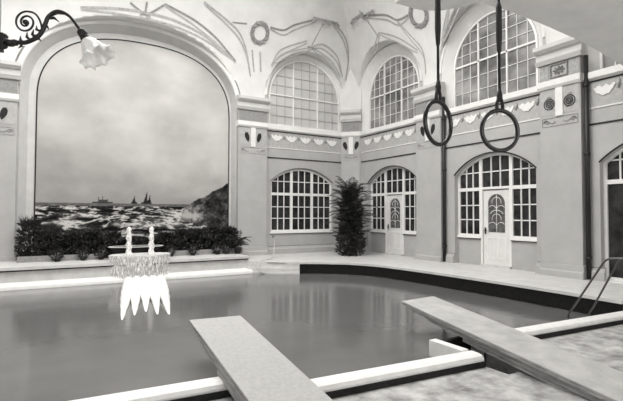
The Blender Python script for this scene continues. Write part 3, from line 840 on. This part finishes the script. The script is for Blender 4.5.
b2, a2_, c2_, n2_ = board('diving_board', 'diving board at the right with a worn stained top, pointing past the pool corner block', (4.74, 5.28, .15), (5.48, 5.34, .15), dr2, 3.4, M['mat2'],
      [(0.01, .006, .017, .055), (.22, .03, .056, .088), (.55, .05, .089, .13), (1.25, .08, .131, .19)], M['wood'])
# trestle blocks that carry the boards
for o, a, b_, dr, n, ks in ((b1, a1_, c1_, dr1, n1_, (1.30, 3.3)), (b2, a2_, c2_, dr2, n2_, (3.1,))):
    for k in ks:
        w = (b_-a).normalized(); p = a+dr*k+n*.10; q = b_+dr*k+n*.10
        bot = -.15 if k < 2 else -.29
        mb = MB(); h_ = dr*.09; h_ = Vector((h_.x, h_.y, 0))
        P = [p+w*.06-h_, q-w*.06-h_, q-w*.06+h_, p+w*.06+h_]
        vs = [Vector((v.x, v.y, v.z)) for v in P]+[Vector((v.x, v.y, bot)) for v in P]
        mb.raw(vs, [[0, 1, 2, 3], [4, 5, 6, 7], [0, 1, 5, 4], [1, 2, 6, 5], [2, 3, 7, 6], [3, 0, 4, 7]]); mb.build('support_block', M['wood'], o)

# ------------------------------------------------------------------ ladder handrails at the right
lad = empty('pool_ladder', (7.65, 4.0, -.15), 'metal pool ladder with two slanting handrails at the right end of the kerb', 'ladder')
for x in (7.40, 7.86):
    yb = 4.19 if x < 7.6 else 4.10
    mb = MB()
    pts = [(x, yb+.05, -.9), (x, yb+.03, -.15), (x, yb-.03, -.05), (x, 3.68, .74)]
    for k in range(7):
        t = k/6*PI*.62; pts.append((x+.0, 3.60-.10*math.sin(t)-.02*k*.3, .80+.05*math.sin(t*1.2)-.0*k))
    pts = pts[:4]+[(x, 3.63, .80), (x, 3.57, .83), (x, 3.45, .84), (x, 3.1, .84), (x, 2.98, .80), (x, 2.92, .70), (x, 2.9, -.28)]
    mb.tube(pts, .016, 10); mb.build('handrail', M['steel'], lad)
for z in (-.42, -.7):
    mb = MB(); mb.box(7.40, 7.86, 4.15, 4.3, z-.015, z+.015); mb.build('rung', M['steel'], lad)

# ------------------------------------------------------------------ hanging rings
def hanging_ring(x, y, zt, zc, R_, yawr, label, thick_z):
    o = empty('gymnastic_ring', (x, y, zc-R_), label, 'gymnastic ring', 'pair of hanging rings')
    ztop = 5.0 if x < 3.06 else zt
    top = 4.85
    mb = MB(); mb.tube([(x, y, top), (x, y, thick_z+.22), (x, y, zc+R_+.12)], [.009, .009, .009], 8); mb.build('rope', M['leather'], o)
    mb = MB(); mb.tube([(x, y, thick_z+.24), (x, y, thick_z+.2), (x, y, thick_z), (x, y, thick_z-.10), (x, y, thick_z-.12)], [.008, .019, .02, .014, .008], 8); mb.build('rope_sleeve', M['leather'], o)
    mb = MB(); c, s_ = math.cos(yawr), math.sin(yawr)
    P = lambda t, r: (x+r*math.sin(t)*c, y+r*math.sin(t)*s_, zc+r*math.cos(t))
    mb.tube([P(2*PI*k/48, R_) for k in range(48)], .0145, 12, closed=True); mb.build('ring', M['ring'], o)
    mb = MB()
    mb.tube([(x, y, zc+R_+.15), (x, y, zc+R_+.10), (x, y, zc+R_+.06)], [.008, .02, .017], 8)
    for sg in (-1, 1):
        mb.tube([(x, y, zc+R_+.12), (x+sg*.022*c, y+sg*.022*s_, zc+R_+.04), P(sg*.16, R_), P(sg*.2, R_-.012)], [.01, .011, .013, .01], 8)
    mb.build('leather_loop', M['leather'], o)
hanging_ring(2.245, 2.135, 4.8, 2.112, .145, .15, 'left one of the two dark rings hanging on ropes, in front of a wall pier', 2.75)
hanging_ring(2.60, 1.925, 4.8, 2.062, .135, -.32, 'right one of the two dark rings hanging on ropes, in front of the large lunette', 2.70)

# ------------------------------------------------------------------ wrought iron lamp
lamp = empty('wall_lamp', (-.235, 2.86, 2.41), 'wrought iron wall lamp with scroll and frilled white glass shade at the upper left', 'lamp')
def LP(x, z, t=0.):      # plane of the bracket: from the wall towards lower right
    a = Vector((-.335, 2.93, 0)); d = Vector((.86, -.51, 0)); p = a+d*x; return (p.x, p.y, z)
import itertools
arm = smooth([(.125, 2.405), (.15, 2.402), (.203, 2.409), (.251, 2.409), (.31, 2.438), (.338, 2.475), (.351, 2.509), (.37, 2.551), (.417, 2.578), (.475, 2.554), (.523, 2.497), (.549, 2.461)], 6)
mb = MB(); mb.tube([LP(x, z) for x, z in arm], [.008+.004*math.sin(PI*min(1, i/len(arm)*1.2)) for i in range(len(arm))], 10); mb.build('arm', M['iron'], lamp)
mb = MB(); sc = []
for k in range(60):
    t = k/59; q = 2.6-t*2*PI*2.15+PI*.15; r = .072*(1-t)+.008; sc.append((.135+r*math.cos(q)*1.0, 2.535+r*math.sin(q)))
st = smooth([(.335, 2.462), (.331, 2.50), (.318, 2.535), (.300, 2.560), (.28, 2.572), (.255, 2.577)], 6)
cx0, cz0 = .247, 2.518
sp = []
for k in range(56):
    t = k/55; q = 1.45+t*2*PI*1.9; r = .052*(1-t)**.9+.007; sp.append((cx0+r*math.cos(q), cz0+r*math.sin(q)*1.0))
mb.tube([LP(x, z) for x, z in st[:-4]+sp], [.0055]*len(st[:-4]+sp), 8)
mb.lathe([(0, -.016), (.014, -.008), (.016, 0), (.014, .008), (0, .016)], LP(cx0, cz0), 10)
mb.build('scroll', M['iron'], lamp)
mb = MB()
for x, z, dx, dz in ((.24, 2.41, -.02, .035), (.275, 2.42, -.02, .045), (.30, 2.43, -.01, .05), (.345, 2.49, .025, -.01), (.365, 2.54, .06, -.02), (.38, 2.555, .07, .005), (.22, 2.408, -.01, -.03), (.30, 2.425, .03, -.01), (.325, 2.47, -.02, .03), (.31, 2.445, -.03, .02)):
    p = Vector((x, z)); e = p+Vector((dx, dz)); k = Vector((-dz, dx)).normalized()*.012; m_ = (p+e)/2
    mb.tube([LP(*p), LP(*(m_+k)), LP(*e)], [.007, .008, .002], 6)
for z, r in ((2.415, .034), (2.44, .02), (2.39, .02)):
    mb.lathe([(0, -.02), (r*.7, -.012), (r, 0), (r*.7, .012), (0, .02)], LP(.135 if r > .03 else .133, z), 12)
mb.lathe([(0, -.02), (.022, -.012), (.026, 0), (.022, .012), (0, .02)], LP(.165, 2.405), 12)
mb.lathe([(0, -.018), (.016, -.012), (.02, 0), (.016, .012), (0, .018)], LP(.19, 2.408), 12)
mb.build('iron_leaf', M['iron'], lamp)
mb = MB(); mb.box(-.25, -.222, 2.83, 2.89, 2.36, 2.45); mb.build('wall_plate', M['iron'], lamp)
tip = Vector(LP(.555, 2.452)); ax = (Vector(LP(.639, 2.327))-Vector(LP(.565, 2.44))).normalized()
q = Vector((0, 0, -1)).rotation_difference(ax); Rm = Matrix.Translation(tip) @ q.to_matrix().to_4x4()
mb = MB(); mb.lathe([(0, .03), (.016, .03), (.024, .02), (.024, -.01), (.019, -.015), (.027, -.02), (.027, -.045), (.0, -.05)], (0, 0, 0), 16)
mb.v = [Rm @ v for v in mb.v]; mb.build('socket', M['iron'], lamp)
mb = MB(); n = 48; prof = [(.024, -.035), (.032, -.045), (.042, -.062), (.050, -.085), (.058, -.11), (.070, -.135), (.088, -.152)]
vs = []
for i, (r, z) in enumerate(prof):
    for k in range(n):
        t = 2*PI*k/n; f = (i/(len(prof)-1))**2
        rr = r*(1+.10*f*math.cos(8*t)); zz = z+.012*f*math.cos(8*t+.5)+.006*f*math.sin(16*t); vs.append(Rm @ Vector((rr*math.cos(t), rr*math.sin(t), zz)))
mb.raw(vs, [[i*n+k, i*n+(k+1) % n, (i+1)*n+(k+1) % n, (i+1)*n+k] for i in range(len(prof)-1) for k in range(n)], True)
shade = mb.build('lamp_shade', M['opal'], lamp, recalc=False)
md = shade.modifiers.new('th', 'SOLIDIFY'); md.thickness = .003
tag(shade, 'frilled white glass shade')

# ------------------------------------------------------------------ fountain in front of the mural
FX = 2.24
fo = empty('fountain', (FX, 13.45, .17), 'semicircular fountain bowl with two jets on the ledge under the mural, overflowing into the pool', 'fountain')
mb = MB()
def bowl(r, z): return (FX, 13.18, z)
mb.lathe([(.0, -.02), (.35, -.02), (.72, .10), (.78, .17), (.82, .23), (.78, .24), (.72, .20), (.0, .18)], (FX, 13.25, .12), 40, PI, 2*PI, 1.0, .62)
mb.lathe([(.0, -.02), (.35, -.02), (.72, .10), (.78, .17), (.82, .23), (.78, .24), (.72, .20), (.0, .18)], (FX, 13.25, .12), 40, 0, PI, 1.0, .5)
mb.build('bowl', M['ledge'], fo)
for dx in (-.30, .30):
    mb = MB(); P = []; rr = []
    for k in range(14):
        t = k/13; P.append((FX+dx+.012*math.sin(k*2.1), 13.3, .30+.82*t)); rr.append(.085*(1-.35*t)*(1+.2*math.sin(k*1.7)) if k else .11)
    rr[-1] = .02; mb.tube(P, rr, 10); mb.build('jet', M['jet'], fo)
mb = MB(); vs = []; n = 60; rows = 10
for i in range(rows+1):
    for k in range(n+1):
        t = PI+PI*k/n; f = i/rows; r = .83+.02*math.sin(k*1.3)*f-.05*f
        z = .355-.70*f-.0; vs.append((FX+r*math.cos(t), 13.25+(.59+.10*f)*r*math.sin(t), z if i else .36))
mb.raw(vs, [[i*(n+1)+k, i*(n+1)+k+1, (i+1)*(n+1)+k+1, (i+1)*(n+1)+k] for i in range(rows) for k in range(n)], True)
mb.build('water_veil', M['veil'], fo)
for k in range(5):  # white streams stretched over the water to draw the falling water's reflection too
    x = FX-.42+.20*k; mb = MB(); P = []; rr = []; L = 3.9+.25*math.cos(k*1.7)
    for i in range(21):
        t = i/20; P.append((x-.19*L*t*.9, 12.42-L*t, -.26-.11*t*t)); rr.append((.112*(1-max(0, (t-.35)/.65)**1.6)+.010)*(1+.05*math.sin(i*1.9+k)))
    mb.tube(P, rr, 10); mb.build('stream_and_reflection', M['fall'], fo)
mb = MB(); mb.lathe([(0, 0), (.62, .0), (.66, .26), (.74, .34)], (FX, 13.95, .17), 40, 0, 2*PI, 1, .45); mb.build('rear_basin', M['pooltile'], fo)
mb = MB(); mb.lathe([(.74, .34), (.77, .345), (.77, .365), (.74, .37), (.71, .36)], (FX, 13.95, .17), 40, 0, 2*PI, 1, .45); mb.build('rear_basin_rim', M['ledge'], fo)

# ------------------------------------------------------------------ plants
def leaf_cloud(mb, c, rx, ry, h, n, size, z0=0., shape=None):
    for _ in range(n):
        z = random.random(); rad = (shape(z) if shape else math.sqrt(max(.05, 1-(2*z-1)**2)))
        a = random.random()*2*PI; rr = math.sqrt(random.random())*rad
        p = Vector((c[0]+rx*rr*math.cos(a), c[1]+ry*rr*math.sin(a), c[2]+z0+h*z))
        d = Vector((math.cos(a)*rr+random.gauss(0, .6), math.sin(a)*rr+random.gauss(0, .6), random.gauss(.4, .6))).normalized()
        s_ = d.cross(Vector((random.gauss(0, 1), random.gauss(0, 1), random.gauss(0, 1)))).normalized()
        L = size*random.uniform(.6, 1.3); w = L*.22
        mb.face([p, p+d*L*.45+s_*w, p+d*L, p+d*L*.45-s_*w])
def shrub(x, y, z, rx, h, n, label, group, size=.13, name='potted_shrub', top=None):
    o = empty(name, (x, y, z), label, 'plant', group)
    mb = MB(); pr = min(.16, rx*.5); mb.lathe([(0, 0), (pr*.75, 0), (pr, h*.18), (pr*1.06, h*.18), (pr*1.06, h*.21), (pr*.9, h*.21), (0, h*.19)], (x, y, z), 14); mb.build('pot', M['pot'], o)
    mb = MB()
    for k in range(5):
        a = k*1.26; mb.tube([(x, y, z+h*.18), (x+rx*.3*math.cos(a), y+rx*.25*math.sin(a), z+h*.5), (x+rx*.5*math.cos(a), y+rx*.4*math.sin(a), z+h*.82)], [.012, .009, .004], 5)
    mb.build('stem', M['wood'], o)
    mb = MB(); leaf_cloud(mb, (x, y, z), rx, rx*.85, h*.9, n, size, z0=h*.05, shape=(lambda q: 1.0 if q < .8 else .8) if h > .5 else None)
    # spiky top leaves
    for k in range(int(n/4)):
        a = random.random()*2*PI; L = random.uniform(.12, .30)*h; b0 = Vector((x+random.uniform(-.7, .7)*rx, y+random.uniform(-.4, .4)*rx, z+h*random.uniform(.75, .92)))
        d = Vector((math.cos(a)*.6, math.sin(a)*.4, 1)).normalized(); s_ = Vector((.012, .004, 0))
        mb.face([b0-s_, b0+s_, b0+d*L])
    mb.build('foliage', M['leaf'], o, weld=False, recalc=False)
    return o
posn = ['at the far left against the niche jamb', 'second from the far left of the hedge', 'third from the far left of the hedge', 'left of centre in the hedge', 'just left of the fountain jets', 'directly behind the left fountain jet', 'directly behind the right fountain jet', 'just right of the fountain jets', 'right of the fountain, first of the taller right group', 'under the painted surf, right of the fountain', 'under the painted cliff', 'last one under the foot of the painted cliff']
for i in range(12):
    x = -.42+.52*i
    hh = [1.12, .90, .80, .84, .74, .56, .52, .70, .80, .80, .88, .84][i]
    shrub(x, 14.58, .17, .28, hh, 900, 'dense dark leafy shrub ' + posn[i], 'hedge of potted shrubs under the mural', .13)
mb = MB(); mb.box(-.70, 1.30, 14.2, 14.24, .17, .33); mb.box(3.2, 5.66, 14.2, 14.24, .17, .33); struct('trim_9', mb, M['grey'])
fr = [('small dark pot plant left of the fountain, leftmost of three', .22), ('small dark pot plant left of the fountain, middle of three', .85), ('small dark pot plant left of the fountain, nearest the bowl', 1.32),
      ('small dark pot plant right of the fountain, nearest the bowl', 3.25), ('small dark pot plant right of the fountain under the painted surf', 3.95), ('small round pot plant on the ledge under the painted cliff, left of a pair', 4.72), ('small round pot plant on the ledge under the painted cliff, right of a pair', 5.05)]
for lab, x in fr:
    shrub(x, 14.05, .17, .15, .34, 170, lab, 'small pot plants along the ledge edge', .08)
# feathery palm at the right end of the ledge
def frond(mb, base, az, L, lift, droop, nleaf, lw, ll):
    P = []; p = Vector(base); el = lift
    n = 12
    for k in range(n+1):
        P.append(p.copy()); d = Vector((math.cos(az)*math.cos(el), math.sin(az)*math.cos(el), math.sin(el))); p = p+d*(L/n); el -= droop/n
    mb.tube(P, [.008*(1-k/(n+1))+.002 for k in range(n+1)], 4)
    for k in range(2, nleaf):
        t = k/nleaf; f = t*n; i = min(n-1, int(f)); q = P[i].lerp(P[i+1], f-i); tg = (P[i+1]-P[i]).normalized()
        sd = tg.cross(Vector((0, 0, 1)))
        if sd.length < .05: sd = Vector((-math.sin(az), math.cos(az), 0))
        sd.normalize()
        for sg in (-1, 1):
            l = ll*math.sin(PI*(.12+.85*t))**.7*random.uniform(.8, 1.1); dd = (sd*sg*.8+tg*.6+Vector((0, 0, -.18-random.random()*.25))).normalized()
            mb.face([q, q+dd*l*.4+tg*lw, q+dd*l, q+dd*l*.4-tg*lw])
o = empty('potted_palm', (5.42, 14.0, .17), 'small palm with arching fronds at the right end of the ledge', 'plant')
mb = MB(); mb.lathe([(0, 0), (.09, 0), (.12, .18), (.13, .18), (.13, .21), (0, .2)], (5.42, 14.0, .17), 14); mb.build('pot', M['pot'], o)
mb = MB()
for k in range(26): frond(mb, (5.42, 14.0, .36+random.random()*.25), k*2.4, random.uniform(.35, .60), random.uniform(.5, 1.45), random.uniform(.9, 1.9), 16, .013, .14)
mb.build('foliage', M['leaf'], o, weld=False, recalc=False)

# tall palm in the corner
px_, py_ = 9.45, 13.25
o = empty('potted_palm', (px_, py_, 0), 'tall bushy palm standing in the room corner between the window and the first door', 'plant')
mb = MB(); mb.lathe([(0, .0), (.22, .0), (.27, .30), (.30, .30), (.30, .36), (.25, .36), (0, .34)], (px_, py_, 0), 20); mb.build('pot', M['pot'], o)
mb = MB()
for k in range(6):
    a = k*1.05; mb.tube([(px_+.07*math.cos(a), py_+.07*math.sin(a), .3), (px_+.10*math.cos(a), py_+.1*math.sin(a), 1.2), (px_+.15*math.cos(a), py_+.12*math.sin(a), 2.0)], [.03, .024, .014], 6)
mb.build('trunk', M['wood'], o)
mb = MB()
for k in range(120):
    z = .35+2.05*(k/120)**.9; a = k*2.399
    up = random.uniform(.75, 1.35)+(.25 if z > 1.9 else 0)
    frond(mb, (px_+.14*math.cos(a), py_+.14*math.sin(a), z), a, random.uniform(.55, .95)*(1.0 if z < 2.1 else .8), min(1.5, up), random.uniform(.9, 1.7), 18, .014, .20)
for a, z, L in ((3.5, 1.95, 1.35), (3.8, 2.1, 1.2), (3.3, 1.6, 1.3), (3.6, 1.2, 1.3), (5.5, 2.1, 1.0), (3.5, 1.75, 1.25), (3.9, 1.5, 1.1), (3.2, 1.35, 1.15), (5.2, 1.30, 1.1), (5.4, 1.55, 1.15), (-.9, 1.2, 1.2), (4.3, 1.7, 1.0), (3.7, 1.0, 1.0), (5.0, .75, .8)):
    frond(mb, (px_, py_, z), a, L, .75, 1.3, 30, .016, .24)
leaf_cloud(mb, (px_, py_, 0), .40, .36, 2.35, 2300, .18, z0=.02, shape=lambda z: (1.15 if z < .3 else .9) if z < .8 else .6)
mb.build('foliage', M['palm'], o, weld=False, recalc=False)

# hose draped over the ledge corner
mb = MB(); mb.tube([Vector(p) for p in [(p[0], p[1], p[2]) for p in [(7.16, 14.9, .64), (7.0, 14.5, .46), (6.75, 14.0, .24), (6.45, 13.4, .14), (6.2, 13.15, .04), (5.95, 13.0, .015), (5.72, 12.85, .03), (5.60, 12.72, -.08), (5.60, 12.66, -.25), (5.75, 12.5, -.36)]]], .016, 8)
hs = mb.build('water_hose', M['hose']); tag(hs, 'pale hose hanging from a hook over the pool corner beside the ledge', 'hose')
mb = MB(); mb.lathe([(0, -.035), (.03, -.02), (.035, 0), (.03, .02), (0, .035)], (7.17, 14.93, .65), 10); mb.tube([(7.17, 14.93, .65), (7.17, 14.99, .65)], .02, 8); mb.build('hose_tap', M['iron'], hs)

# ------------------------------------------------------------------ light
W = bpy.data.worlds.new('World'); S.world = W; W.use_nodes = True
bg = W.node_tree.nodes['Background']; bg.inputs[0].default_value = (1, .99, .96, 1); bg.inputs[1].default_value = 3.0
l = bpy.data.lights.new('skylight_daylight', 'AREA'); l.shape = 'RECTANGLE'; l.size = 11.6; l.size_y = 7.8; l.energy = 900; l.color = (1, .99, .96)
lo = bpy.data.objects.new('skylight_daylight', l); COL.objects.link(lo); lo.location = (1.7, 8.6, 10.15)

# ------------------------------------------------------------------ camera
F = 446.; yaw = math.radians(30.5); pitch = math.atan(13.2/F); roll = math.radians(.17)
cam = bpy.data.cameras.new('Camera'); co = bpy.data.objects.new('Camera', cam); COL.objects.link(co); S.camera = co
cam.sensor_width = 36; cam.sensor_fit = 'HORIZONTAL'; cam.lens = F/623*36
fwd = Vector((math.sin(yaw)*math.cos(pitch), math.cos(yaw)*math.cos(pitch), math.sin(pitch)))
rt = Vector((math.cos(yaw), -math.sin(yaw), 0)); up = rt.cross(fwd)
r2 = rt*math.cos(roll)+up*math.sin(roll); u2 = -rt*math.sin(roll)+up*math.cos(roll)
co.matrix_world = Matrix(((r2.x, u2.x, -fwd.x, 0), (r2.y, u2.y, -fwd.y, 0), (r2.z, u2.z, -fwd.z, 1.5), (0, 0, 0, 1)))
cam.clip_start = .05
S.view_settings.view_transform = 'Standard'; S.view_settings.look = 'None'; S.view_settings.gamma = 1; S.view_settings.use_curve_mapping = False
S.view_settings.exposure = 0.2
